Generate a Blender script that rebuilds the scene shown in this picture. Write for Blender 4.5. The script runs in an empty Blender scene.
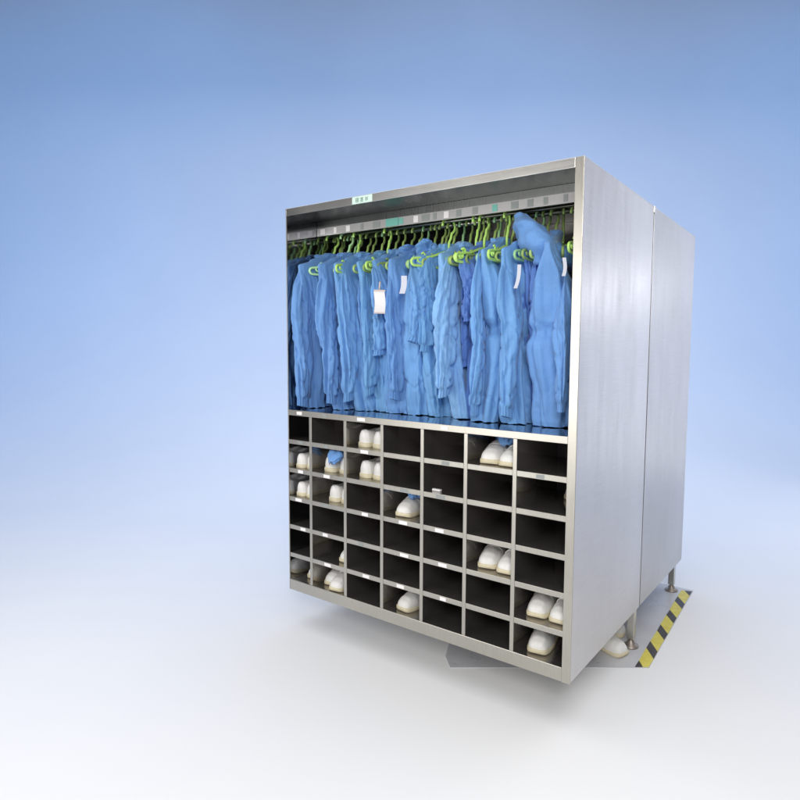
import bpy, bmesh, math, random
from mathutils import Vector, Matrix, noise
PI = math.pi
random.seed(7)
sc = bpy.context.scene
COL = sc.collection

# ------------------------------------------------------------------ helpers
class MB:
    """collects simple shapes and links them as ONE mesh object"""
    def __init__(self):
        self.v = []; self.f = []; self.sm = []
    def add(self, verts, faces, smooth=False):
        o = len(self.v)
        self.v += [tuple(p) for p in verts]
        for f in faces:
            self.f.append([i + o for i in f]); self.sm.append(smooth)
        return self
    def box(self, x0, x1, y0, y1, z0, z1):
        v = [(x, y, z) for x in (x0, x1) for y in (y0, y1) for z in (z0, z1)]
        f = [(0,1,3,2), (4,6,7,5), (0,4,5,1), (2,3,7,6), (0,2,6,4), (1,5,7,3)]
        return self.add(v, f)
    def tube(self, pts, r, n=8, closed=False, flat=1.0):
        pts = [Vector(p) for p in pts]; m = len(pts)
        rs = r if isinstance(r, (list, tuple)) else [r]*m
        rings = []; prev = None
        for i in range(m):
            if closed: t = pts[(i+1) % m] - pts[i-1]
            else: t = pts[min(i+1, m-1)] - pts[max(i-1, 0)]
            t.normalize()
            if prev is None:
                a = Vector((1,0,0)) if abs(t.x) < .9 else Vector((0,1,0))
                nrm = (a - t*a.dot(t)).normalized()
            else:
                nrm = (prev - t*prev.dot(t)).normalized()
            prev = nrm; b = t.cross(nrm)
            rings.append([pts[i] + (nrm*math.cos(2*PI*k/n)*flat + b*math.sin(2*PI*k/n))*rs[i] for k in range(n)])
        v = [p for ring in rings for p in ring]; f = []
        for i in range(m if closed else m-1):
            j = (i+1) % m
            for k in range(n):
                k2 = (k+1) % n
                f.append((i*n+k, i*n+k2, j*n+k2, j*n+k))
        if not closed:
            f.append(tuple(range(n))[::-1]); f.append(tuple((m-1)*n+k for k in range(n)))
        return self.add(v, f, True)
    def grid(self, rows, close_u=True, cap0=False, cap1=False):
        m = len(rows); n = len(rows[0]); v = [p for r in rows for p in r]; f = []
        for i in range(m-1):
            for k in range(n if close_u else n-1):
                k2 = (k+1) % n
                f.append((i*n+k, i*n+k2, (i+1)*n+k2, (i+1)*n+k))
        if cap0: f.append(tuple(range(n))[::-1])
        if cap1: f.append(tuple((m-1)*n+k for k in range(n)))
        return self.add(v, f, True)
    def build(self, name, mat, parent=None, bevel=0, subsurf=0, solid=0):
        me = bpy.data.meshes.new(name); me.from_pydata(self.v, [], self.f)
        bm = bmesh.new(); bm.from_mesh(me)
        bmesh.ops.recalc_face_normals(bm, faces=bm.faces)
        bm.to_mesh(me); bm.free()
        me.polygons.foreach_set('use_smooth', self.sm)
        me.materials.append(mat); me.update()
        o = bpy.data.objects.new(name, me); COL.objects.link(o)
        if parent: o.parent = parent
        if solid:
            s = o.modifiers.new('thick', 'SOLIDIFY'); s.thickness = solid; s.offset = 0
        if bevel:
            b = o.modifiers.new('bevel', 'BEVEL'); b.width = bevel; b.segments = 2; b.limit_method = 'ANGLE'
        if subsurf:
            s = o.modifiers.new('sub', 'SUBSURF'); s.levels = subsurf; s.render_levels = subsurf
        return o

def empty(name, loc, label, cat, group=None, rz=0):
    o = bpy.data.objects.new(name, None); COL.objects.link(o)
    o.empty_display_size = .05
    o.location = loc; o.rotation_euler = (0, 0, rz)
    o['label'] = label; o['category'] = cat
    if group: o['group'] = group
    return o
def tag(o, label, cat, group=None):
    o['label'] = label; o['category'] = cat
    if group: o['group'] = group
    return o
def copy_tree(root):
    r = root.copy(); COL.objects.link(r)
    for ch in list(root.children):
        c = ch.copy(); COL.objects.link(c); c.parent = r
        for g in list(ch.children):
            d = g.copy(); COL.objects.link(d); d.parent = c
    return r

# ---------------------------------------------------------------- materials
def mat(name, base, rough=.5, metal=0, spec=.5):
    m = bpy.data.materials.new(name); m.use_nodes = True
    b = m.node_tree.nodes['Principled BSDF']
    b.inputs['Base Color'].default_value = (*base, 1)
    b.inputs['Roughness'].default_value = rough
    b.inputs['Metallic'].default_value = metal
    b.inputs['Specular IOR Level'].default_value = spec
    return m, m.node_tree, b
def noise_node(nt, scale=(1,1,1), s=5, det=4, rough=.5):
    tc = nt.nodes.new('ShaderNodeTexCoord'); mp = nt.nodes.new('ShaderNodeMapping')
    mp.inputs['Scale'].default_value = scale
    n = nt.nodes.new('ShaderNodeTexNoise'); n.inputs['Scale'].default_value = s
    n.inputs['Detail'].default_value = det; n.inputs['Roughness'].default_value = rough
    nt.links.new(tc.outputs['Object'], mp.inputs['Vector']); nt.links.new(mp.outputs['Vector'], n.inputs['Vector'])
    return n
def ramp(nt, src, a, b, p0=.3, p1=.7):
    r = nt.nodes.new('ShaderNodeValToRGB')
    r.color_ramp.elements[0].position = p0; r.color_ramp.elements[1].position = p1
    r.color_ramp.elements[0].color = (*a, 1) if len(a) == 3 else a
    r.color_ramp.elements[1].color = (*b, 1) if len(b) == 3 else b
    nt.links.new(src, r.inputs['Fac']); return r
def bump(nt, b, src, strength, dist=.01):
    bp = nt.nodes.new('ShaderNodeBump'); bp.inputs['Strength'].default_value = strength
    bp.inputs['Distance'].default_value = dist
    nt.links.new(src, bp.inputs['Height']); nt.links.new(bp.outputs['Normal'], b.inputs['Normal'])

def steel(name, base, r0, r1, grain=(1,1,120), metal=1.0, bstr=.04, wave=.02):
    m, nt, b = mat(name, base, r0, metal)
    n = noise_node(nt, grain, 6, 3)
    big = noise_node(nt, (1,1,1), 2.2, 3)
    v = tuple(c*.88 for c in base); w = tuple(min(1, c*1.06) for c in base)
    mix = nt.nodes.new('ShaderNodeMath'); mix.operation = 'MULTIPLY_ADD'
    mix.inputs[1].default_value = .5
    nt.links.new(n.outputs['Fac'], mix.inputs[0])
    h = nt.nodes.new('ShaderNodeMath'); h.operation = 'MULTIPLY'; h.inputs[1].default_value = .5
    nt.links.new(big.outputs['Fac'], h.inputs[0]); nt.links.new(h.outputs[0], mix.inputs[2])
    c = ramp(nt, mix.outputs[0], v, w); nt.links.new(c.outputs['Color'], b.inputs['Base Color'])
    r = ramp(nt, mix.outputs[0], (r0,)*3, (r1,)*3); nt.links.new(r.outputs['Color'], b.inputs['Roughness'])
    bump(nt, b, mix.outputs[0], bstr, wave)
    return m
M = {}
M['steel'] = steel('brushed_steel', (.60,.585,.55), .26, .38, (1,1,90))
M['side'] = steel('satin_steel_sheet', (.66,.64,.635), .30, .44, (1,1,60), metal=.9)
def smudges(m):
    nt = m.node_tree; b = nt.nodes['Principled BSDF']
    n1 = noise_node(nt, (1,1.2,.5), 3.1, 5, .62); n2 = noise_node(nt, (1,2.2,.28), 9, 5, .7)
    a = nt.nodes.new('ShaderNodeMath'); a.operation = 'MULTIPLY'; nt.links.new(n1.outputs['Fac'], a.inputs[0]); nt.links.new(n2.outputs['Fac'], a.inputs[1])
    r = ramp(nt, a.outputs[0], (.33,)*3, (.43,)*3, .12, .42)
    nt.links.new(r.outputs['Color'], b.inputs['Roughness'])
    n3 = noise_node(nt, (1,.8,.35), 1.5, 2, .4)
    old = b.inputs['Normal'].links[0].from_node
    bp = nt.nodes.new('ShaderNodeBump'); bp.inputs['Strength'].default_value = .05; bp.inputs['Distance'].default_value = .05
    nt.links.new(n3.outputs['Fac'], bp.inputs['Height']); nt.links.new(old.outputs['Normal'], bp.inputs['Normal']); nt.links.new(bp.outputs['Normal'], b.inputs['Normal'])
smudges(M['side'])
M['rim'] = steel('folded_steel_edge', (.47,.447,.395), .30, .42, (40,40,3), metal=.9)
M['deck'] = steel('polished_steel', (.42,.43,.46), .05, .09, (60,1,1), bstr=.012)
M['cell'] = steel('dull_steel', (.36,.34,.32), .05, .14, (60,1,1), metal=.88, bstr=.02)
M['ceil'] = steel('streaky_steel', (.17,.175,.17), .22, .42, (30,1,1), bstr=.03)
M['black'], nt, b = mat('dark_shade_board', (.012,.010,.012), .35)  # dark colour carries the shade deep in the cells and the seam
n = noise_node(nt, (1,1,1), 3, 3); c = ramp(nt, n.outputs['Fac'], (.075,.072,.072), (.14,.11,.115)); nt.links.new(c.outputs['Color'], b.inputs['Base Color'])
M['chrome'], nt, b = mat('chrome_tube', (.30,.29,.26), .30, 1)

def fabric(name, base):
    m, nt, b = mat(name, base, .72)
    b.inputs['Sheen Weight'].default_value = .25
    b.inputs['Sheen Roughness'].default_value = .4
    n = noise_node(nt, (1,1,1), 9, 5, .6)
    c = ramp(nt, n.outputs['Fac'], tuple(x*.93 for x in base), tuple(min(1, x*1.06) for x in base))
    nt.links.new(c.outputs['Color'], b.inputs['Base Color'])
    w = noise_node(nt, (1,1,.42), 26, 5, .6)
    w.noise_type = 'RIDGED_MULTIFRACTAL'
    w2 = noise_node(nt, (1,1,.7), 70, 4, .6)
    sm_ = nt.nodes.new('ShaderNodeMath'); sm_.operation = 'MULTIPLY_ADD'; sm_.inputs[1].default_value = .35
    nt.links.new(w.outputs['Fac'], sm_.inputs[0]); nt.links.new(w2.outputs['Fac'], sm_.inputs[2])
    bump(nt, b, sm_.outputs[0], .34, .010)
    return m
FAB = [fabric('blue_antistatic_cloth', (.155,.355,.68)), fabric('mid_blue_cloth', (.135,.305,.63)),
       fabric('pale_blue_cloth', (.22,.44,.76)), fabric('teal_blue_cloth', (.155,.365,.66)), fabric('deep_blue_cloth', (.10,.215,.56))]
M['lime'], nt, b = mat('lime_plastic', (.54,.84,.20), .34)
b.inputs['Subsurface Weight'].default_value = .15; b.inputs['Subsurface Radius'].default_value = (.01,.02,.005)
M['olive'], nt, b = mat('shaded_lime_plastic', (.40,.56,.16), .4)  # lime hanger plastic with the shade at the rail painted in
M['pale'], nt, b = mat('pale_lime_plastic', (.50,.82,.42), .35)
M['dull'], nt, b = mat('deep_shaded_lime_plastic', (.28,.40,.12), .45)  # same lime, painted darker for deeper shade
M['mint'], nt, b = mat('shaded_green_plastic', (.34,.62,.30), .35)  # greener version of the shade painted into the hangers
M['shoe'], nt, b = mat('white_shoe_leather', (.80,.79,.76), .5)
n = noise_node(nt, (1,1,1), 14, 4); c = ramp(nt, n.outputs['Fac'], (.70,.68,.63), (.83,.82,.80)); nt.links.new(c.outputs['Color'], b.inputs['Base Color'])
n2 = noise_node(nt, (1,1,1), 40, 4); bump(nt, b, n2.outputs['Fac'], .25, .004)
M['sole'], nt, b = mat('cream_sole_rubber', (.70,.62,.42), .6)
n = noise_node(nt, (1,1,1), 20, 4); c = ramp(nt, n.outputs['Fac'], (.60,.52,.34), (.74,.68,.50)); nt.links.new(c.outputs['Color'], b.inputs['Base Color'])
M['lining'], nt, b = mat('shoe_lining', (.35,.36,.40), .9)
M['card'], nt, b = mat('white_card', (.82,.79,.78), .45)
M['cardedge'], nt, b = mat('card_holder_frame', (.62,.50,.45), .4)
M['ribbon'], nt, b = mat('white_tape', (.62,.63,.70), .7)
M['labelgreen'], nt, b = mat('mint_label', (.62,.80,.70), .5)
M['labelgrey'], nt, b = mat('grey_label', (.26,.28,.27), .5)
M['labelteal'], nt, b = mat('teal_label', (.16,.46,.38), .5)
M['ink'], nt, b = mat('label_ink', (.12,.22,.17), .6)
M['strip'] = steel('light_strip', (.42,.41,.40), .35, .5, (1,1,40), metal=.3)
M['foot'], nt, b = mat('leg_foot_metal', (.36,.31,.27), .45, .7)
M['zip'], nt, b = mat('zip_blue', (.06,.13,.45), .5)

# floor: white studio sheet, slightly uneven tone
M['white'], nt, b = mat('white_studio_sheet', (.80,.80,.80), .75, 0, .25)
n = noise_node(nt, (1,1,1), .8, 3); c = ramp(nt, n.outputs['Fac'], (.785,.785,.79), (.815,.813,.81)); nt.links.new(c.outputs['Color'], b.inputs['Base Color'])
M['mat_grey'], nt, b = mat('grey_epoxy', (.42,.42,.45), .28, 0, .5)
n = noise_node(nt, (1,1,1), 4, 5); c = ramp(nt, n.outputs['Fac'], (.50,.50,.52), (.56,.56,.58)); nt.links.new(c.outputs['Color'], b.inputs['Base Color'])
r = ramp(nt, n.outputs['Fac'], (.26,)*3, (.34,)*3); nt.links.new(r.outputs['Color'], b.inputs['Roughness'])
# hazard tape: diagonal stripes, worn
M['tape'], nt, b = mat('hazard_stripes', (.8,.7,.1), .4)
tc = nt.nodes.new('ShaderNodeTexCoord'); sx = nt.nodes.new('ShaderNodeSeparateXYZ'); nt.links.new(tc.outputs['Object'], sx.inputs[0])
ma = nt.nodes.new('ShaderNodeMath'); ma.operation = 'MULTIPLY_ADD'; ma.inputs[1].default_value = 1.4
nt.links.new(sx.outputs['X'], ma.inputs[0]); nt.links.new(sx.outputs['Y'], ma.inputs[2])
md = nt.nodes.new('ShaderNodeMath'); md.operation = 'PINGPONG'; md.inputs[1].default_value = .1035
sh = nt.nodes.new('ShaderNodeMath'); sh.operation = 'ADD'; sh.inputs[1].default_value = -.0135; nt.links.new(ma.outputs[0], sh.inputs[0]); nt.links.new(sh.outputs[0], md.inputs[0])
gt = nt.nodes.new('ShaderNodeMath'); gt.operation = 'GREATER_THAN'; gt.inputs[1].default_value = .0655; nt.links.new(md.outputs[0], gt.inputs[0])
n = noise_node(nt, (1,1,1), 22, 5); c1 = ramp(nt, n.outputs['Fac'], (.62,.52,.07), (.74,.66,.13)); c2 = ramp(nt, n.outputs['Fac'], (.035,.028,.025), (.075,.065,.06))
mx = nt.nodes.new('ShaderNodeMix'); mx.data_type = 'RGBA'
nt.links.new(gt.outputs[0], mx.inputs['Factor']); nt.links.new(c1.outputs['Color'], mx.inputs[6]); nt.links.new(c2.outputs['Color'], mx.inputs[7])
nt.links.new(mx.outputs[2], b.inputs['Base Color'])

# ------------------------------------------------------------------- camera
CAM = Vector((0.88536, -2.05252, 1.48165))
FW = Vector((-0.54110659, 0.83722324, -0.07912587)); RT = Vector((0.83912424, 0.54373742, 0.0148365)); UP = Vector((-0.05544516, 0.05836831, 0.99675422))
cd = bpy.data.cameras.new('camera'); cam = bpy.data.objects.new('camera', cd); COL.objects.link(cam)
Rm = Matrix((RT, UP, -FW)).transposed()
cam.matrix_world = Matrix.Translation(CAM) @ Rm.to_4x4()
cd.sensor_width = 36; cd.lens = 591.0/800*36
cd.shift_x = -(478.33-400)/800; cd.shift_y = -(400-399.43)/800
cd.clip_end = 200; cd.clip_start = .05
sc.camera = cam

# -------------------------------------------------- studio floor and backdrop
F0 = Vector((-.5428, .8398, 0)); R0 = Vector((.8398, .5428, 0)); C0 = Vector((CAM.x, CAM.y, 0))
def S(a, f, z): return C0 + R0*a + F0*f + Vector((0,0,z))
START, RAD, HALF = 4.9, 4.2, 16
mb = MB()
nx = 8
fr = [-9, -4, 0, 2, 3.5, START]
mb.grid([[S(-HALF + 2*HALF*k/nx, f, 0) for k in range(nx+1)] for f in fr], close_u=False)
o = mb.build('floor', M['white']); o['kind'] = 'structure'; o['label'] = 'seamless white studio floor'
mb = MB(); rows = []
for i in range(121):
    t = PI/2*i/120
    rows.append([S(-HALF + 2*HALF*k/nx, START + RAD*math.sin(t), RAD*(1-math.cos(t))) for k in range(nx+1)])
rows.append([S(-HALF + 2*HALF*k/nx, START + RAD, 9.5) for k in range(nx+1)])
mb.grid(rows, close_u=False)
o = mb.build('backdrop', M['white']); o['kind'] = 'structure'; o['label'] = 'curved studio backdrop rising behind the cabinets'

# grey floor sheet under the cabinets
mb = MB()
poly = [(.118,.664), (-.13,.494), (-.66,.129), (-.74,.20), (-.95,.60), (-1.45,1.74), (.072,1.74)]
top = [(x,y,.004) for x,y in poly]; bot = [(x,y,.0) for x,y in poly]; k = len(poly)
mb.add(top+bot, [tuple(range(k))] + [(i, (i+1)%k, k+(i+1)%k, k+i) for i in range(k)])
o = mb.build('floor_sheet', M['mat_grey']); o['kind'] = 'structure'; o['label'] = 'grey epoxy floor sheet under the steel cabinets'
# hazard tape
mb = MB()
a0, a1, b1, b0 = (.062,.627), (.1165,.6635), (.069,1.712), (.010,1.692)
N = 12; rows = []
for i in range(N+1):
    t = i/N; w = .0012*math.sin(i*1.7)
    l = (a0[0]+(b0[0]-a0[0])*t+w, a0[1]+(b0[1]-a0[1])*t); r = (a1[0]+(b1[0]-a1[0])*t+w, a1[1]+(b1[1]-a1[1])*t)
    rows.append([(l[0],l[1],.0075), (r[0],r[1],.0075), (r[0],r[1],.0045), (l[0],l[1],.0045)])
mb.grid(rows, cap0=True, cap1=True); mb.sm = [False]*len(mb.sm)
tag(mb.build('hazard_tape', M['tape']), 'yellow and black striped hazard tape stuck along the grey floor edge', 'tape')

# ---------------------------------------------------------------- cabinets
W, D1, D2 = 1.63, .863, 1.7085
ZB, ZT = .20, 2.20
T = .003
COLX = [-1.4617, -1.2151, -.9748, -.7357, -.5014, -.2625]
ROWZ = [1.000, .848, .696, .544, .391]
DECK = 1.168
cab = empty('garment_cabinet', (0,0,0), 'open stainless steel cabinet holding blue coveralls above and shoe cells below', 'cabinet')
def P(name, m, mb, bevel=.0012, parent=cab): return mb.build(name, m, parent, bevel)
P('side_panel', M['side'], MB().box(-T, 0, .004, D1-.004, ZB, ZT-.004), .001)
P('side_panel', M['deck'], MB().box(-W, -W+T, .004, D1-.004, ZB, ZT-.004), 0)
# right post and thin left return
mb = MB().box(-.034, .0025, -.0015, .0035, ZB-.001, ZT-.0015)
mb.box(-.034, -.0315, .0035, .030, ZB, ZT-.04)
P('front_post', M['rim'], mb, .0018)
P('front_post', M['rim'], MB().box(-W-.001, -W+.004, -.0015, .0035, ZB, ZT), .001)
# top sheet with folded fascia
P('top_panel', M['steel'], MB().box(-W, 0, .004, D1-.004, ZT-.0035, ZT), .001)
P('fascia', M['steel'], MB().box(-W+.004, -.034, -.001, .0035, ZT-.038, ZT-.001), .0015)
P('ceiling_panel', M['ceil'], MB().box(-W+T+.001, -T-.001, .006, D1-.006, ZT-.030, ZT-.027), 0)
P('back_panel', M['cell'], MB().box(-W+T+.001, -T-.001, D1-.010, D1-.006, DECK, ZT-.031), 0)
P('base_panel', M['steel'], MB().box(-W+T, -T-.0005, .004, D1-.006, ZB+.001, ZB+.004), 0)
P('bottom_rail', M['rim'], MB().box(-W+.004, -.034, -.001, .004, ZB, .257), .0018)
# deck
mb = MB().box(-W+T+.001, -T-.001, .003, D1-.011, DECK-.003, DECK)
P('deck_shelf', M['deck'], mb, 0)
P('deck_lip', M['rim'], MB().box(-W+.004, -.034, -.0005, .0028, DECK-.028, DECK+.001), .0012)
CD = .40    # depth of the shoe cells
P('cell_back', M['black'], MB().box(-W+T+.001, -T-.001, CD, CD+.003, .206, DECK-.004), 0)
LIP = .0092
edges = [-W+T+.001] + COLX + [-T-.001]
for i, x in enumerate(COLX):
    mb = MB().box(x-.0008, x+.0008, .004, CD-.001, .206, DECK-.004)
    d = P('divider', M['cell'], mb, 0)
    P('divider_edge', M['rim'], MB().box(x-LIP, x+LIP, .0005, .0035, .2575, DECK-.0285), .001, d)
for z in ROWZ:
    mb = MB()
    for a, b_ in zip(edges[:-1], edges[1:]):
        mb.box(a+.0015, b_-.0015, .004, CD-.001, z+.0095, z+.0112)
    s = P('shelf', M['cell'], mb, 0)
    mb = MB()
    for j, (a, b_) in enumerate(zip(edges[:-1], edges[1:])):
        lo = a+LIP+.0003 if j else -W+.004; hi = b_-LIP-.0003 if j < 6 else -.034
        mb.box(lo, hi, .0012, .0038, z-.0108, z+.0120)
    P('shelf_edge', M['rim'], mb, .001, s)
# cell floor of the bottom row
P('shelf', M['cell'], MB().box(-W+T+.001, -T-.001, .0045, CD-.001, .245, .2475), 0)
# small paper labels stuck to the shelf edges
rnd = random.Random(3)
for ri, z in enumerate([DECK-.0135] + ROWZ):
    for j, (a, b_) in enumerate(zip(edges[:-1], edges[1:])):
        if rnd.random() < (.75 if j < 5 else .35):
            cx = (a+b_)/2 + rnd.uniform(-.02,.02); w = rnd.uniform(.016,.026)
            yy = -.0012 if ri == 0 else .0006
            P('cell_label', M['card'] if rnd.random() < .75 else M['labelgrey'], MB().box(cx-w, cx+w, yy, yy+.0006, z-.008, z+.008), 0)
# fascia label with a line of small characters
lb = P('fascia_label', M['labelgreen'], MB().box(-1.160, -1.034, -.0022, -.0012, ZT-.036, ZT-.004), 0)
mb = MB(); y0, y1 = -.0030, -.0023
zc = ZT-.020
def stroke(x, z, w, h): mb.box(x, x+w, y0, y1, z, z+h)
x = -1.137
stroke(x, zc+.007, .020, .002); stroke(x, zc-.001, .020, .002); stroke(x, zc-.009, .020, .002); stroke(x, zc-.009, .002, .018); stroke(x+.018, zc-.009, .002, .018); stroke(x+.009, zc-.009, .002, .018)
x = -1.108
stroke(x, zc+.006, .020, .002); stroke(x+.002, zc+.001, .016, .002); stroke(x, zc-.004, .020, .002); stroke(x+.009, zc-.010, .002, .020); stroke(x+.001, zc-.010, .018, .002)
x = -1.078
stroke(x, zc+.005, .020, .002); stroke(x+.004, zc-.010, .002, .016); stroke(x+.013, zc-.010, .002, .016); stroke(x+.001, zc-.003, .018, .002)
P('lettering', M['ink'], mb, 0, lb)
# number strip inside under the ceiling
SY, S0, S1 = .20, 2.092, 2.134
P('number_strip', M['strip'], MB().box(-W+.005, -.006, SY, SY+.003, S0, S1), .0008)
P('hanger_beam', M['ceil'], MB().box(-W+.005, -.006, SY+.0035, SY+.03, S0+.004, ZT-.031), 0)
rnd = random.Random(5); x = -1.58
while x < -.06:
    w = rnd.choice([.010,.014,.018,.024]); k = rnd.random()
    P('number_label', M['labelteal'] if k > .88 else (M['labelgrey'] if k < .62 else M['card']), MB().box(x-w, x+w, SY-.0012, SY-.0004, S0+.006, S1-.006), 0)
    x += rnd.uniform(.055,.105)
P('number_label', M['labelteal'], MB().box(-1.13, -1.05, SY-.0024, SY-.0014, S0+.003, S1-.002), 0)
RY, RZ = .335, 2.096
P('front_rail', M['chrome'], MB().tube([(-W+.005, RY-.06, RZ+.005), (-.006, RY-.06, RZ+.005)], .007, 12), 0)
P('hanging_rail', M['chrome'], MB().tube([(-W+.005, RY, RZ), (-.006, RY, RZ)], .0125, 16), 0)
def leg_mb(x, y, zt=ZB):
    mb = MB().box(x-.018, x+.018, y-.018, y+.018, .045, zt)
    return mb
def foot_mb(x, y):
    return MB().tube([(x,y,.0045),(x,y,.010),(x,y,.014),(x,y,.030),(x,y,.034),(x,y,.046)], [.040,.040,.022,.020,.013,.013], 20)
def leg(x, y, parent):
    l = leg_mb(x, y).build('leg', M['steel'], parent, .002)
    foot_mb(x, y).build('foot', M['foot'], l)
for x, y in ((-.022,.815), (-W+.04,.815), (-.34,.46), (-1.2,.46)): leg(x, y, cab)

cab2 = empty('rear_cabinet', (0, D1, 0), 'second steel cabinet standing back to back behind the open one', 'cabinet')
d = D2 - D1
def P2(name, m, mb, bevel=.0012): return mb.build(name, m, cab2, bevel)
G = .013
M['side2'] = steel('satin_steel_sheet_rear', (.56,.545,.54), .34, .42, (1,1,60), metal=.9); smudges(M['side2'])
P2('side_panel', M['side2'], MB().box(-.0045, -.0015, G, d, ZB, ZT-.004), .001)
P2('seam_shade_strip', M['black'], MB().box(-.024, -.0052, -.0035, G+.004, ZB+.004, ZT-.006), 0)  # dark strip added in place of the shade inside the gap
P2('side_panel', M['steel'], MB().box(-W, -W+.005, G, d, ZB, ZT-.004), .001)
P2('top_panel', M['steel'], MB().box(-W, -.0015, G, d, ZT-.0035, ZT), .001)
P2('corner_cap', M['steel'], MB().box(-.02, .004, -.006, .020, ZT-.03, ZT+.002), .002)
P2('back_panel', M['steel'], MB().box(-W+.006, -.030, G+.05, G+.053, ZB+.004, ZT-.004), 0)
P2('base_panel', M['steel'], MB().box(-W+.006, -.0125, G+.004, d-.004, ZB, ZB+.003), 0)
P2('shelf', M['steel'], MB().box(-W+.006, -.0125, G+.004, d-.004, DECK-.003, DECK), 0)
for x in (-.03, -.8): P2('front_post', M['rim'], MB().box(x-.017, x+.017, d-.003, d+.001, ZB+.004, ZT-.004), .001)
P2('hanging_rail', M['chrome'], MB().tube([(-W+.006, .5, 2.07), (-.0125, .5, 2.07)], .0125, 12), 0)
for x, y in ((-.045, d-.045), (-W+.05, d-.045), (-.34,.22), (-1.3,.22)): leg(x, y, cab2)

# ---------------------------------------------------------------- hangers
HW = .205
def hanger_mb(hook_r=.036, tube=.0062):
    mb = MB(); pts = []
    # hook: local origin at the rail centre, shoulder axis along y
    for i in range(15):
        a = -0.35*PI + (1.38*PI)*i/14
        pts.append((0, hook_r*math.cos(a)*1.0, .0+hook_r*math.sin(a)))
    pts = pts[::-1]
    pts += [(0, .012, -.056), (0, .002, -.075), (0, 0, -.120)]
    mb.tube(pts, tube*1.0, 8)
    tri = []
    def arc(cy, cz, r, a0, a1, n=7):
        return [(0, cy + r*math.cos(a0+(a1-a0)*i/n), cz + r*math.sin(a0+(a1-a0)*i/n)) for i in range(n+1)]
    top = -.120
    tri += [(0, .0, top), (0, .03, top-.006), (0, .10, top-.034)]
    tri += arc(HW-.016, -.185, .016, PI*.40, -PI*.5)
    tri += [(0, .09, -.201), (0, -.09, -.201)]
    tri += arc(-HW+.016, -.185, .016, -PI*.5, -PI*1.40)
    tri += [(0, -.10, top-.034), (0, -.03, top-.006)]
    mb.tube(tri, tube, 8, closed=True)
    # strap notches on both arms
    for s in (-1, 1):
        mb.tube([(0, s*.135, -.160), (0, s*.133, -.144), (0, s*.143, -.138), (0, s*.150, -.145)], tube*.7, 6)
        c = [(0, s*(HW-.045)+.012*math.cos(k*PI/5), -.173+.012*math.sin(k*PI/5)) for k in range(10)]
        mb.tube(c, tube*.8, 6, closed=True)
    return mb
hang_mesh = {}
def hanger(x, rz, kind, label):
    if kind not in hang_mesh:
        o = hanger_mb().build('clothes_hanger', M[kind]); hang_mesh[kind] = o
    else:
        o = hang_mesh[kind].copy(); COL.objects.link(o)
    o.location = (x, RY, RZ + .0125 - .036 + .0058); o.rotation_euler = (0, 0, rz)
    tag(o, label, 'hanger', 'hangers on the garment rail')
    return o

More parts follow.
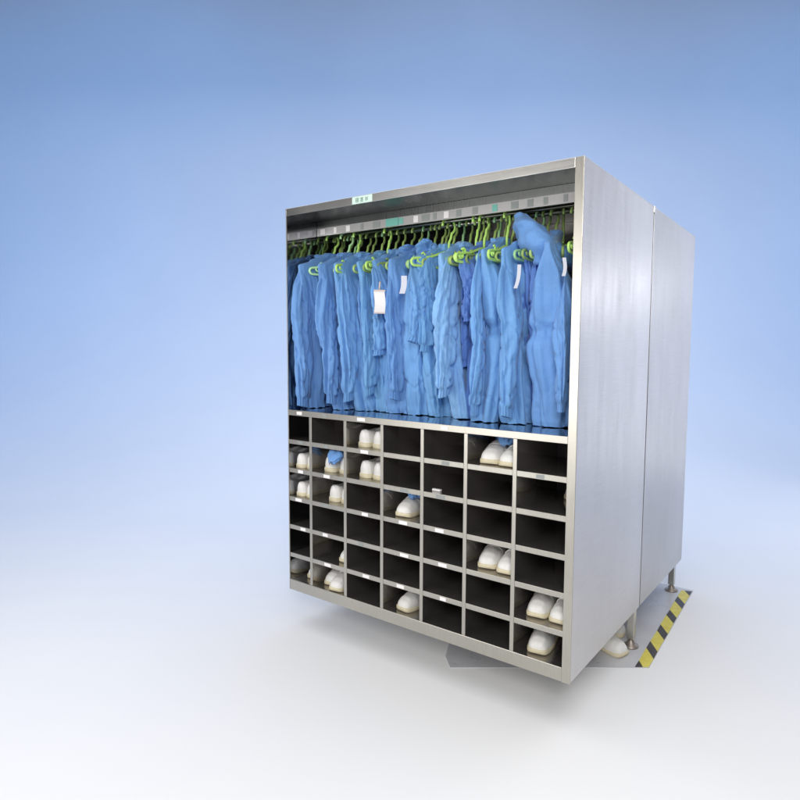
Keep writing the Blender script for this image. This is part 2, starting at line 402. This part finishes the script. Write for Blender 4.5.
# ---------------------------------------------------------------- coveralls
def nz(x, y, z): return noise.noise(Vector((x, y, z)))
def ridge(v): return 1 - 2*abs(v)
def lerp(a, b, t): return a + (b-a)*t
def curve(keys, t):
    for (t0, v0), (t1, v1) in zip(keys[:-1], keys[1:]):
        if t <= t1:
            u = 0 if t1 == t0 else max(0, (t-t0)/(t1-t0)); u = u*u*(3-2*u)
            return lerp(v0, v1, u)
    return keys[-1][1]
TOPZ = 2.003      # neck height
def bil(v): return min(1.0, abs(v)*2.6) - .45        # rounded lobes with sharp valleys
def groove(v, w=.06): return math.exp(-(v/w)**2)
def sm(a, b, t):
    u = min(1, max(0, (t-a)/(b-a))); return u*u*(3-2*u)
def body_mb(seed, b=.05, hem=1.1712, waist=.5, nf=.5, a=.19, elastic=.5, hx=0):
    """hanging coverall seen edge-on; local x = thickness, y = shoulder axis, z = world height"""
    rows = []; nu, nv = 110, 120; L = TOPZ - hem
    A = [(0,.045),(.02,.075),(.065,.150),(.105,.222),(.30,a+.010),(waist-.06,a),(waist,a-.030*elastic*2),(waist+.06,a-.005),(.85,a-.012),(.97,a-.02),(1,a-.025)]
    B = [(0,.026),(.05,.020),(.11,.026),(.28,b*.88),(waist-.05,b),(waist,b*(1-.5*elastic)),(waist+.07,b*1.05),(.85,b),(.96,b*.95),(1,b*.9)]
    skew = nz(seed*2.7, 1.1, .4)
    for j in range(nv+1):
        t = j/nv; z = TOPZ - L*t; ay = curve(A, t); bx = curve(B, t); r = []
        drape = sm(.06, .30, t)
        gath = elastic*math.exp(-((t-waist)/.022)**2)
        split = sm(.60, .80, t)
        for k in range(nu):
            th = 2*PI*k/nu; c, s = math.cos(th), math.sin(th)
            px = bx*math.copysign(abs(c)**.75, c); py = ay*math.copysign(abs(s)**.8, s)
            sk = s + skew*t*.8
            d = .052*bil(nz(c*.8+seed*3.1, sk*2.1, t*.55+seed)) * drape                     # long hanging folds
            d += .015*bil(nz(c*1.6+seed, sk*4.6, t*.9-seed))*drape
            d += .012*bil(nz(s*1.6+seed*2, t*3.2+s*2.4+c*.6, seed*1.7))*(.35+.65*sm(.1,.3,t))   # slanting creases
            d += .0025*nz(c*5+seed, s*12, t*9) + .009*bil(nz(c*2.4+seed*1.5, sk*8.5, t*.7+seed))*drape
            d -= (.017*groove(nz(s*1.1+c*.4+seed*4, t*2.0-s*1.3, seed)) + .011*groove(nz(s*2.3-seed, t*4.2+s*2, seed*2), .05))*drape
            d += gath*(.007*math.sin(th*17+seed*5) + .004*math.sin(th*31+seed))
            d += elastic*.006*math.sin(th*17+seed*5)*math.exp(-max(0, t-waist)/.09)*sm(waist-.02, waist+.01, t)
            d -= split*.045*math.exp(-((s+.12*math.sin(seed))/.10)**2)
            lean = .014*math.sin(t*3.2+seed) + .020*nz(seed*1.3, t*2.2, 3)*t
            r.append((px + d*c*.95 + lean*1.4 + hx*t, py + d*s*.6 + lean*.5 + .035*t, z + (.006*nz(s*5, c*3, seed) if j == nv else 0)))
        rows.append(r)
    return MB().grid(rows, cap0=True)
def sleeve_mb(seed, side=-1, length=.60, r0=.060, r1=.050, out=0.0, bend=.03, sx=0, sz=0, lean=0):
    """empty flat sleeve hanging from the shoulder end"""
    nu, nv = 56, 84; rows = []
    y0, z0 = side*.158, TOPZ-.080+sz
    fl1 = .42 + .16*nz(seed, 2, 2)
    for j in range(nv+1):
        t = j/nv
        cy = y0 + side*(.024*math.sin(min(1, t*2.2)*PI/2)) + side*out*math.sin(min(1, t/.55)*PI/2) - side*.022*max(0, t-.5)
        cz = z0 - length*t
        cx = sx + lean*t + bend*math.sin(t*PI*.9) + .018*nz(seed, t*2.2, 1); fl0 = lerp(.30, fl1, sm(.0, .42, t))
        rr = curve([(0,r0*.34),(.05,r0*.62),(.16,r0*.92),(.34,r0*1.12),(.62,lerp(r0,r1,.5)*1.05),(.90,r1*.95),(.955,r1*.78),(1,r1*.80)], t)
        tw = .5*nz(seed*1.9, t*1.1, 5); r = []
        for k in range(nu):
            th = 2*PI*k/nu; c, s = math.cos(th), math.sin(th)
            sk = th + t*1.3*math.sin(seed*3)
            c2, s2 = math.cos(sk), math.sin(sk)
            d = .026*bil(nz(c2*1.1+seed, s2*1.2, t*1.0+seed*2)) + .010*bil(nz(c2*2.2, s2*2.4+seed, t*2.2))
            d += .009*bil(nz(s*1.2+t*3.2, c*.9+seed, t*3.5))*sm(.1,.3,t) + .002*nz(c*4, s*4+seed, t*16)
            d -= .017*groove(nz(c2*.9+seed, s2*.9, t*1.8+4)) + .011*groove(nz(s2*1.3, c2+seed*2, t*5), .07)*sm(.15,.4,t)
            d += .008*bil(nz(c2*2.8+seed, s2*3.0, t*.9)) + .007*math.exp(-((t-.50)/.05)**2)*bil(nz(c*1.2, s*1.5+t*14, seed+9))
            if t > .93: d = .003*math.sin(th*13)
            dd = d*sm(0, .2, t); x = (rr*fl0 + dd*.85)*c*(.55+.45*abs(c)); y = (rr + dd*.7)*s
            r.append((cx + x*math.cos(tw) - y*math.sin(tw)*.7, cy + y*math.cos(tw) + x*math.sin(tw), cz + .010*s*math.sin(t*5+seed)))
        rows.append(r)
    return MB().grid(rows, cap0=True)
def collar_mb(seed, h=.05):
    rows = []; nu = 48
    for j in range(12):
        t = j/11; r = []
        for k in range(nu):
            th = 2*PI*k/nu; c, s = math.cos(th), math.sin(th)
            f = .010*nz(c*2+seed, s*2, t*3) + .006*math.sin(th*9+seed)*t
            fl = 1 + .25*math.sin(t*PI*.8)
            r.append(((.024*fl+f)*c, (.070*fl+f)*s, TOPZ-.045 + h*t + .012*nz(c+seed, s, 2)))
        rows.append(r)
    return MB().grid(rows, cap0=True)
def hood_mb(seed, h=.15, tip=(-.06,-.05), wide=.10, droop=.05, fx=.55, z0=-.05):
    """empty hood standing or flopped over the hanger neck"""
    rows = []; nu, nv = 56, 40
    for j in range(nv+1):
        t = j/nv; r = []
        cx = tip[0]*t**1.3; cy = tip[1]*t**1.2; cz = TOPZ+z0 + h*t - droop*t*t*t
        ry = curve([(0,wide*.95),(.35,wide*1.08),(.7,wide*.80),(.93,wide*.42),(1,.012)], t)
        rx = curve([(0,wide*fx),(.35,wide*fx*1.1),(.7,wide*fx*.8),(.93,wide*fx*.38),(1,.008)], t)
        for k in range(nu):
            th = 2*PI*k/nu; c, s = math.cos(th), math.sin(th)
            d = .022*ridge(nz(c*1.4+seed, s*1.4+t*2, t*2+seed)) + .010*nz(c*3, s*3+seed, t*6) - .008
            d *= math.sin(max(.15, 1-t)*PI/2)
            d -= .026*groove((th if th < PI else th-2*PI) + 1.25 - .9*t, .22)*sm(0, .2, t) + .014*groove((th if th < PI else th-2*PI) + .45 + .7*t, .14)
            # the face opening caves in on the +x side
            d -= .050*math.exp(-((th if th < PI else th-2*PI)/.75)**2)*math.exp(-((t-.45)/.28)**2)
            r.append((cx+(rx+d)*c, cy+(ry+d)*s, cz + .03*s*tip[1]/.1*(t) ))
        rows.append(r)
    return MB().grid(rows, cap0=True, cap1=True)
def coverall(x, rz, seed, label, fab=0, b=.05, hem=1.1712, waist=.5, a=.185, elastic=.25, y=RY-.005, sl=.60, sr=.058, out=0, bend=.02, hood=None, collar=.035, dz=0, far=True, sx=0, sz=0, lean=0, hx=0):
    t = empty('coverall', (x, y, 0), label, 'coverall', 'blue coveralls on the garment rail', rz)
    m = FAB[fab]
    o = body_mb(seed, b, hem, waist, a=a, elastic=elastic, hx=hx).build('body', m, t)
    for s in ((-1, 1) if far else (-1,)):
        sleeve_mb(seed+s*2.3, s, sl, sr, sr*.84, out, bend, sx, sz, lean).build('sleeve', m, t)
    if hood: hood_mb(seed, **hood).build('hood', m, t)
    elif far: collar_mb(seed, collar).build('collar', m, t)
    if dz:
        t.location.z = dz
    return t
G1 = 'blue coverall '
# x, rz, ... front row from left to right
spec = [
 dict(x=-1.590, rz=-.06, seed=1.3, y=RY-.085, fab=1, b=.034, sl=.74, sr=.050, out=.02, waist=.40, lean=.01, hx=.01, label='dull blue coverall hanging first at the cut left end of the rail'),
 dict(x=-1.462, rz=-.06,  seed=2.9, y=RY-.05, fab=1, b=0.055, sl=.72, sr=.050, waist=.44, lean=.045, hx=.05, label='slate blue coverall right of a pale lime hanger loop, second from the left'),
 dict(x=-1.355, rz=-.04, seed=4.2, y=RY-.02, fab=0, b=0.053, sl=.70, sr=.048, waist=.55, lean=.03, hx=.04, label='narrow blue coverall third from the left end with a long straight sleeve'),
 dict(x=-1.245, rz=.05,  seed=5.6, fab=3, b=0.052, sl=.66, sr=.050, lean=.03, hx=.03, hood=dict(h=.075, tip=(.02,.03), wide=.085, droop=.03), label='greyish blue coverall with its hood flat, left of the one with a card'),
 dict(x=-1.145, rz=.0,   seed=6.1, fab=0, b=0.061, sl=.46, sr=.062, waist=.48, elastic=.4, bend=.03, label='blue coverall with a pocket slit, just left of the white name card'),
 dict(x=-1.040, rz=-.06, seed=7.7, fab=1, b=0.057, sl=.68, sr=.050, lean=.02, hood=dict(h=.09, tip=(.03,-.03), wide=.10, droop=.05), label='blue coverall wearing a hanging white name card'),
 dict(x=-.935,  rz=.12,  seed=8.4, fab=0, b=0.057, sl=.40, sr=.062, out=.035, bend=.065, hood=dict(h=.10, tip=(.05,-.09), wide=.10, droop=.075), label='blue coverall with a tilted white ribbon and a bent elbow'),
 dict(x=-.822,  rz=-.12, seed=9.9, fab=3, b=0.051, sl=.44, sr=.054, waist=.62, lean=-.01, label='teal blue coverall with a short cuffed sleeve beside the palest one'),
 dict(x=-.722,  rz=.05,  seed=11.2, fab=2, b=0.059, sl=.64, sr=.068, out=.030, waist=.66, lean=-.005, label='palest blue coverall with a wide crumpled sleeve, at the middle of the rail'),
 dict(x=-.625,  rz=-.05, seed=12.5, fab=4, b=0.059, sl=.30, sr=.064, y=RY+.02, waist=.58, bend=.04, sx=.01, label='deep violet blue coverall with a short folded sleeve, right of the palest one'),
 dict(x=-.530,  rz=.06,  seed=13.1, fab=0, b=0.069, sl=.72, sr=.044, waist=.50, elastic=.65, y=RY-.02, sx=-.02, lean=-.02, label='blue coverall with a gathered elastic waist, below the paired lime loops'),
 dict(x=-.398, rz=-.10, seed=14.8, fab=0, b=0.061, sl=.72, sr=.056, waist=.56, elastic=.4, collar=.06, lean=.025, hx=.02, label='blue coverall with a frilled collar, left of the big hooded one'),
 dict(x=-.232,  rz=.30,  seed=16.4, fab=1, b=0.097, a=.17, sl=.56, sr=.058, waist=.52, elastic=.45, y=RY-.035, sx=.052, sz=-.115, bend=.0, hood=dict(h=.212, tip=(-.165,-.05), wide=.165, droop=.0, fx=.62, z0=-.15), label='rightmost blue coverall with a tall peaked hood and two white ribbons'),
]
roots = []
for s in spec:
    roots.append(coverall(**s))
# a second sleeve falls in front on the rightmost suit, and ribbons
R13 = roots[-1]
def plate(cx, cy, z0, z1, w, rz=0, tilt=0, th=.0016):
    """thin upright strip"""
    mb = MB(); ca, sa = math.cos(rz), math.sin(rz); rows = []
    for i in range(7):
        t = i/6; z = lerp(z0, z1, t); off = tilt*t + .004*math.sin(t*4)
        pts = [(-w,-th),(w,-th),(w,th),(-w,th)]
        rows.append([(cx+off+px*ca-py*sa, cy+px*sa+py*ca, z) for px, py in pts])
    mb.grid(rows, cap0=True, cap1=True); mb.sm = [False]*len(mb.sm)
    return mb
def to_local(root, x, y):
    ca, sa = math.cos(-root.rotation_euler.z), math.sin(-root.rotation_euler.z)
    dx, dy = x-root.location.x, y-root.location.y
    return dx*ca-dy*sa, dx*sa+dy*ca
def hang_strip(root, name, x, y, z0, z1, w, m, tilt=0, ang=.55):
    lx, ly = to_local(root, x, y)
    return plate(lx, ly, z0, z1, w, -root.rotation_euler.z+ang, tilt).build(name, m, root)
card = hang_strip(roots[5], 'name_card', -1.028, .042, 1.664, 1.760, .025, M['card'], 0, .75)
lx, ly = to_local(roots[5], -1.028, .042)
ca, sa = math.cos(.75-roots[5].rotation_euler.z), math.sin(.75-roots[5].rotation_euler.z)
for (u0,u1,zz0,zz1) in ((-.026,.026,1.657,1.664),(-.026,.026,1.760,1.767)):
    mbf = MB().add([(lx+u*ca-v*sa, ly+u*sa+v*ca, z) for u in (u0,u1) for v in (-.003,.003) for z in (zz0,zz1)], [(0,1,3,2),(4,6,7,5),(0,4,5,1),(2,3,7,6),(0,2,6,4),(1,5,7,3)])
    mbf.build('card_frame', M['cardedge'], card)
mbf = MB().tube([(lx, ly, 1.767), (lx+.004, ly-.003, 1.785), (lx+.002, ly, 1.80), (lx-.006, ly+.012, 1.806)], .004, 8)
mbf.build('card_clip', M['cardedge'], card)
hang_strip(roots[6], 'ribbon', -.898, .050, 1.745, 1.825, .013, M['ribbon'], .014)
hang_strip(R13, 'ribbon', -.318, .075, 1.745, 1.840, .0075, M['ribbon'], .018)
hang_strip(R13, 'ribbon', -.098, .060, 1.780, 1.850, .007, M['ribbon'], .004)

# suits pushed back on the rail, showing between those in front
backx = [-1.49, -1.29, -1.09, -.87, -.665, -.565, -.455, -.315]
words = ['behind the dull blue one at the left end', 'behind the narrow straight sleeved one', 'behind the one with the pocket slit', 'behind the teal one with the short cuff',
         'behind the palest one', 'between the violet one and the gathered waist one', 'in the gap beside the gathered waist one', 'behind the big hooded one']
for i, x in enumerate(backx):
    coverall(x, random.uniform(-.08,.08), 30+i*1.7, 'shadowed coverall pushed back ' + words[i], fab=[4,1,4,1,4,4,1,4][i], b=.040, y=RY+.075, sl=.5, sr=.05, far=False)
# hangers
ordw = ['first','second','third','fourth','fifth','sixth','seventh','eighth','ninth','tenth','eleventh','twelfth','thirteenth','fourteenth','fifteenth','sixteenth','seventeenth','eighteenth','nineteenth']
hx = []
for s in spec: hx.append((s['x'], s['rz']))
for x in backx: hx.append((x, random.uniform(-.2,.2)))
for x in (-1.605, -1.525, -1.395, -1.195, -.985, -.895, -.765, -.590, -.490, -.345, -.275, -.06, -.175): hx.append((x, random.uniform(-.15,.15)))
hx.sort()
n_h = len(hx)
for i, (x, rz) in enumerate(hx):
    kind = ['olive','dull','olive','mint','dull'][i % 5]  # rail hangers take the plastics with shade in their colour
    if i < n_h//2: pos = ordw[i] + ' from the left end of the rail'
    else: pos = ('rightmost' if i == n_h-1 else ordw[n_h-1-i] + ' from the right post') + (' on the rail' if i == n_h-1 else ' along the rail')
    look = {'dull':'deep shade lime', 'olive':'shade-toned lime', 'mint':'shaded green'}[kind]
    hanger(x, rz + random.uniform(-.18,.18), kind, look + ' plastic hanger, ' + pos)
# bare hanger arms that stick out in front of the suits
for x, y, dz, rz, lab, kind in ((-1.585, .25, -.010, -.30, 'bright lime spare hanger turned outwards at the cut left end', 'lime'),
                          (-1.475, .235, -.012, -.40, 'pale lime spare hanger end beside the slate blue coverall', 'pale'),
                          (-1.40, .25, .012, .25, 'small lime spare hanger end peeping over the third coverall', 'lime'),
                          (-1.185, .245, .0, .2, 'lime spare hanger end showing left of the name card', 'lime'),
                          (-.800, .245, .0, -.35, 'lime spare hanger arm slanting above the teal coverall', 'lime'),
                          (-.645, .24, .0, .15, 'left one of two lime spare hanger loops side by side', 'lime'),
                          (-.600, .245, .004, -.1, 'right one of two lime spare hanger loops side by side', 'lime'),
                          (-.480, .235, -.006, .15, 'lime spare hanger loop beside the frilled collar', 'lime'),
                          (-.105, .24, .012, .1, 'lime spare hanger loop next to the right post', 'lime')):
    o = hanger(x, rz, kind, lab); o.location.y = RY - .06
    o.rotation_euler.x = 0

# ------------------------------------------------------------------- shoes
def shoe_parts(seed=0):
    """toe at local -y, origin under the toe tip on the ground"""
    L = .262; nv, nu = 30, 28
    Wd = [(0,.020),(.02,.034),(.06,.042),(.15,.047),(.32,.0485),(.5,.043),(.65,.039),(.82,.040),(.95,.037),(1,.022)]
    Hh = [(0,.034),(.04,.052),(.12,.066),(.28,.078),(.42,.092),(.55,.097),(.75,.092),(.92,.095),(1,.084)]
    rows = []
    for j in range(nv+1):
        t = j/nv; t = t*t*(3-2*t)*.5 + t*.5; w = curve(Wd, t); h = curve(Hh, t); y = L*t; r = []
        dip = .055*math.exp(-((t-.72)/.15)**2)
        for k in range(nu):
            th = PI*k/(nu-1); c, s = math.cos(th), math.sin(th)
            ww = w*(1.0 - (.18+.22*t)*s**2)
            x = ww*math.copysign(abs(c)**.72, c); z = .012 + (h-.012)*abs(s)**.62
            core = max(0, 1-(abs(c)/.62)**2)
            z -= dip*core**.5
            x += .0015*nz(t*9+seed, c*3, s*3); z += .0022*nz(t*10+seed, c*4, 7)
            r.append((x, y, z))
        rows.append(r)
    up = MB().grid(rows, close_u=False)
    o = len(up.v)
    up.f.append(list(range(nu))); up.sm.append(True); up.f.append([nv*nu+k for k in range(nu)][::-1]); up.sm.append(True)
    rows = []
    for j in range(nv+1):
        t = j/nv; t = t*t*(3-2*t)*.5 + t*.5; w = curve(Wd, t)+.0028; y = -.003 + (L+.006)*t; tip = .006*max(0, 1-t/.10)**2
        rows.append([(-w,y,.020+tip*.5), (-w,y,.003+tip), (-w*.93,y,tip), (w*.93,y,tip), (w,y,.003+tip), (w,y,.020+tip*.5), (w*.9,y,.023), (-w*.9,y,.023)])
    so = MB().grid(rows, cap0=True, cap1=True)
    band = MB()
    pts = []
    for k in range(17):
        th = PI*(.12+.76*k/16); c, s = math.cos(th), math.sin(th)
        t = .30+.05*abs(c); w = curve(Wd, t)*(1-(.18+.22*t)*s**2); h = curve(Hh, t)
        pts.append((w*math.copysign(abs(c)**.72, c)*1.01, L*t, .0125+(h-.012)*abs(s)**.62))
    band.tube(pts, .0022, 6)
    return up, so, band
proto = {}
def shoe(x, y, z, rz, label, tilt=0, scale=1.0, boot=None):
    if 'a' not in proto:
        t = empty('cleanroom_shoe', (0,0,0), '', 'shoe', 'white shoes in the cells')
        u, s, bnd = shoe_parts(1.3)
        uo = u.build('upper', M['shoe'], t); bnd.build('seam', M['shoe'], uo)
        s.build('sole', M['sole'], t)
        proto['a'] = t
    else:
        t = copy_tree(proto['a'])
    t.location = (x, y, z); t.rotation_euler = (tilt, 0, rz); t.scale = (scale,)*3
    t['label'] = label
    if boot:
        # crumpled blue fabric shaft lying over the shoe
        rows = []; nu, nv = 36, 26; sd = boot['seed']; zmax = .1195
        for j in range(nv+1):
            q = j/nv; r = []
            cx = boot['dx']*math.sin(q*PI*.55); cy = .19 - boot['fwd']*q; cz = .072 + boot.get('up', 0) + .052*math.sin(q*PI*.62) - boot.get('drop', .0)*q*q
            rad = curve([(0,.036),(.3,.042),(.8,.036),(1,.014)], q)
            for k in range(nu):
                th = 2*PI*k/nu; c, s = math.cos(th), math.sin(th)
                d = .013*ridge(nz(c*1.5+sd, s*1.5, q*4)) + .007*nz(c*4+sd, s*4, q*9) - .004
                r.append((cx+(rad*boot.get('r', 1)+d)*c, cy, min(zmax, cz+(rad*.62+d)*s)))
            rows.append(r)
        MB().grid(rows, cap0=True, cap1=True).build('boot_shaft', FAB[1], t)
    return t
def zf(row): return (ROWZ + [.2362])[row] + .0112
S_ = 'white cleanroom shoe, '
def heel(x, y, z, rz, label, **k):
    """the same shoe set in the cell heel first"""
    L = .262*k.get('scale', 1)
    return shoe(x - L*math.sin(rz), y + L*math.cos(rz), z, rz + PI, label, **k)
heel(-1.145, .050, zf(0), -.06, S_ + 'left of the pair in the top row')
heel(-1.052, .054, zf(0), -.02, S_ + 'right of the pair in the top row')
shoe(-.412, .040, zf(0), .16, 'white shoe with blue cloth behind it in the top row, second cell from the right', boot=dict(seed=3.3, dx=.052, fwd=.125, r=1.1, drop=.035))
shoe(-.322, .034, zf(0), .02, 'half hidden white shoe in the top row, second cell from the right', boot=dict(seed=5.3, dx=-.01, fwd=.04))
heel(-1.580, .030, zf(1), -.02, S_ + 'left of the second row pair at the cut end', scale=.9)
heel(-1.502, .034, zf(1), -.02, S_ + 'right of the second row pair at the cut end', scale=.9)
heel(-1.375, .045, zf(1), .06, 'white cleanroom shoe with a bright blue boot cloth falling over its side', boot=dict(seed=8.1, dx=-.058, fwd=-.115, drop=.055, r=1.15))
heel(-1.275, .050, zf(1), .0, 'white cleanroom shoe half hidden beside the one under bright blue cloth', boot=dict(seed=1.1, dx=.02, fwd=-.06, drop=.03))
heel(-1.136, .050, zf(1), -.03, S_ + 'left of the second row pair below the top row pair')
heel(-1.046, .050, zf(1), .0, S_ + 'right of the second row pair below the top row pair')
heel(-1.580, .030, zf(2), -.02, S_ + 'left of the third row pair at the cut end', scale=.9)
heel(-1.502, .030, zf(2), .02, S_ + 'right of the third row pair at the cut end', scale=.9)
heel(-1.352, .050, zf(2), -.02, S_ + 'left of the third row pair in the second cell')
heel(-1.266, .052, zf(2), .0, S_ + 'right of the third row pair in the second cell')
shoe(-.880, .035, zf(2), .12, 'single white shoe topped with dark blue cloth in the middle of the third row', boot=dict(seed=6.6, dx=.018, fwd=.135, r=1.25, drop=.030))
shoe(-.112, .235, zf(1), .0, 'dim white shoe set deep in the second row cell beside the right post')
shoe(-1.270, .045, zf(4), .0, 'white shoe half behind the divider in the fifth row, second cell from left')
shoe(-.418, .045, zf(3), .20, S_ + 'left of the fourth row pair right of centre')
shoe(-.322, .035, zf(3), .06, S_ + 'right of the fourth row pair, cut by the divider')
shoe(-.178, .045, zf(4), .10, S_ + 'left of the pair beside the right post')
shoe(-.080, .045, zf(4), .02, S_ + 'right of the pair beside the right post', scale=.95)
shoe(-.172, .050, zf(5), .14, 'single white cleanroom shoe in the bottom row cell beside the right post')
shoe(-.890, .045, zf(5), -.16, 'single white cleanroom shoe turned sideways in the middle of the bottom row')
shoe(-1.397, .065, zf(5), .12, S_ + 'left of the bottom row pair')
shoe(-1.318, .025, zf(5), .14, S_ + 'right of the bottom row pair')
shoe(-1.540, .075, zf(5), .10, 'single white shoe in the bottom row cell at the cut left end')
# shoes on the floor under the cabinet
shoe(-.012, .690, .0045, PI/2-.35, 'cream white shoe on the floor under the cabinet in front of the leg', scale=.95)
shoe(-.085, .905, .0045, PI/2+.15, 'white shoe standing behind the leg on the grey floor under the cabinets')
mb = MB().box(-.705, -.660, .035, .050, zf(1)+.0005, zf(1)+.010)  # white bar modelled in place of a reflection inside the cell
o = mb.build('reflection_dash', M['card'], None, .002); tag(o, 'white dash standing in for a reflection in an empty second row cell', 'reflection')
o.rotation_euler = (0,0,0)

# ------------------------------------------------------------------- light
WORLD = .08
w = bpy.data.worlds.new('World'); sc.world = w; w.use_nodes = True
bg = w.node_tree.nodes['Background']; bg.inputs['Color'].default_value = (.80,.86,1,1); bg.inputs['Strength'].default_value = WORLD
def area(name, loc, target, size, energy, color=(1,1,1), size_y=None, spread=None):
    l = bpy.data.lights.new(name, 'AREA'); l.energy = energy; l.color = color; l.size = size
    if size_y: l.shape = 'RECTANGLE'; l.size_y = size_y
    if spread: l.spread = spread
    o = bpy.data.objects.new(name, l); COL.objects.link(o); o.location = loc
    o.rotation_euler = (Vector(target)-Vector(loc)).to_track_quat('-Z', 'Y').to_euler()
    return o
o = area('overhead_softbox', S(-.6, 3.1, 5.4), S(-.6, 3.11, 0), 11, 318, (.985,.98,.985), size_y=5.2)
o.rotation_euler = (0, 0, math.atan2(R0.y, R0.x))
for a in (-10, -5, 0, 5, 10):
    area('backdrop_tint_light', S(a, 4.2, 8.2), S(a*1.15, 8.8, 2.0), 2.0, 103, (.125,.385,.93), spread=math.radians(110))  # unseen blue lights added to tint the backdrop
area('key_softbox', (1.9, -3.2, 2.9), (-.7, 0, 1.35), 1.2, 98, (1,.99,.975))
area('front_reflection_fill', (-2.2, -3.7, 1.6), (-.7, 0, 1.3), 2.4, 40, (1,.99,.975), size_y=2.2, spread=math.radians(120))  # unseen light added for the front steel edges to reflect
area('floor_fill', S(.5, -.4, 4.2), S(.5, 1.7, 0), 2.4, 9, (.96,.98,1), spread=math.radians(90))  # unseen fill added to lighten the shadow ahead of the cabinet
area('side_softbox', (1.36, 3.32, 2.10), (-.0, .3, 1.75), .35, 1.8, (1,1,1))
area('side_panel_fill', (1.55, 4.4, 2.35), (0, .75, 1.95), 2.1, 19, (1,.97,.945), size_y=4.5, spread=math.radians(155))  # unseen light added to whiten the steel side panels
sc.view_settings.view_transform = 'Standard'; sc.view_settings.look = 'None'; sc.view_settings.exposure = 0; sc.view_settings.gamma = 1
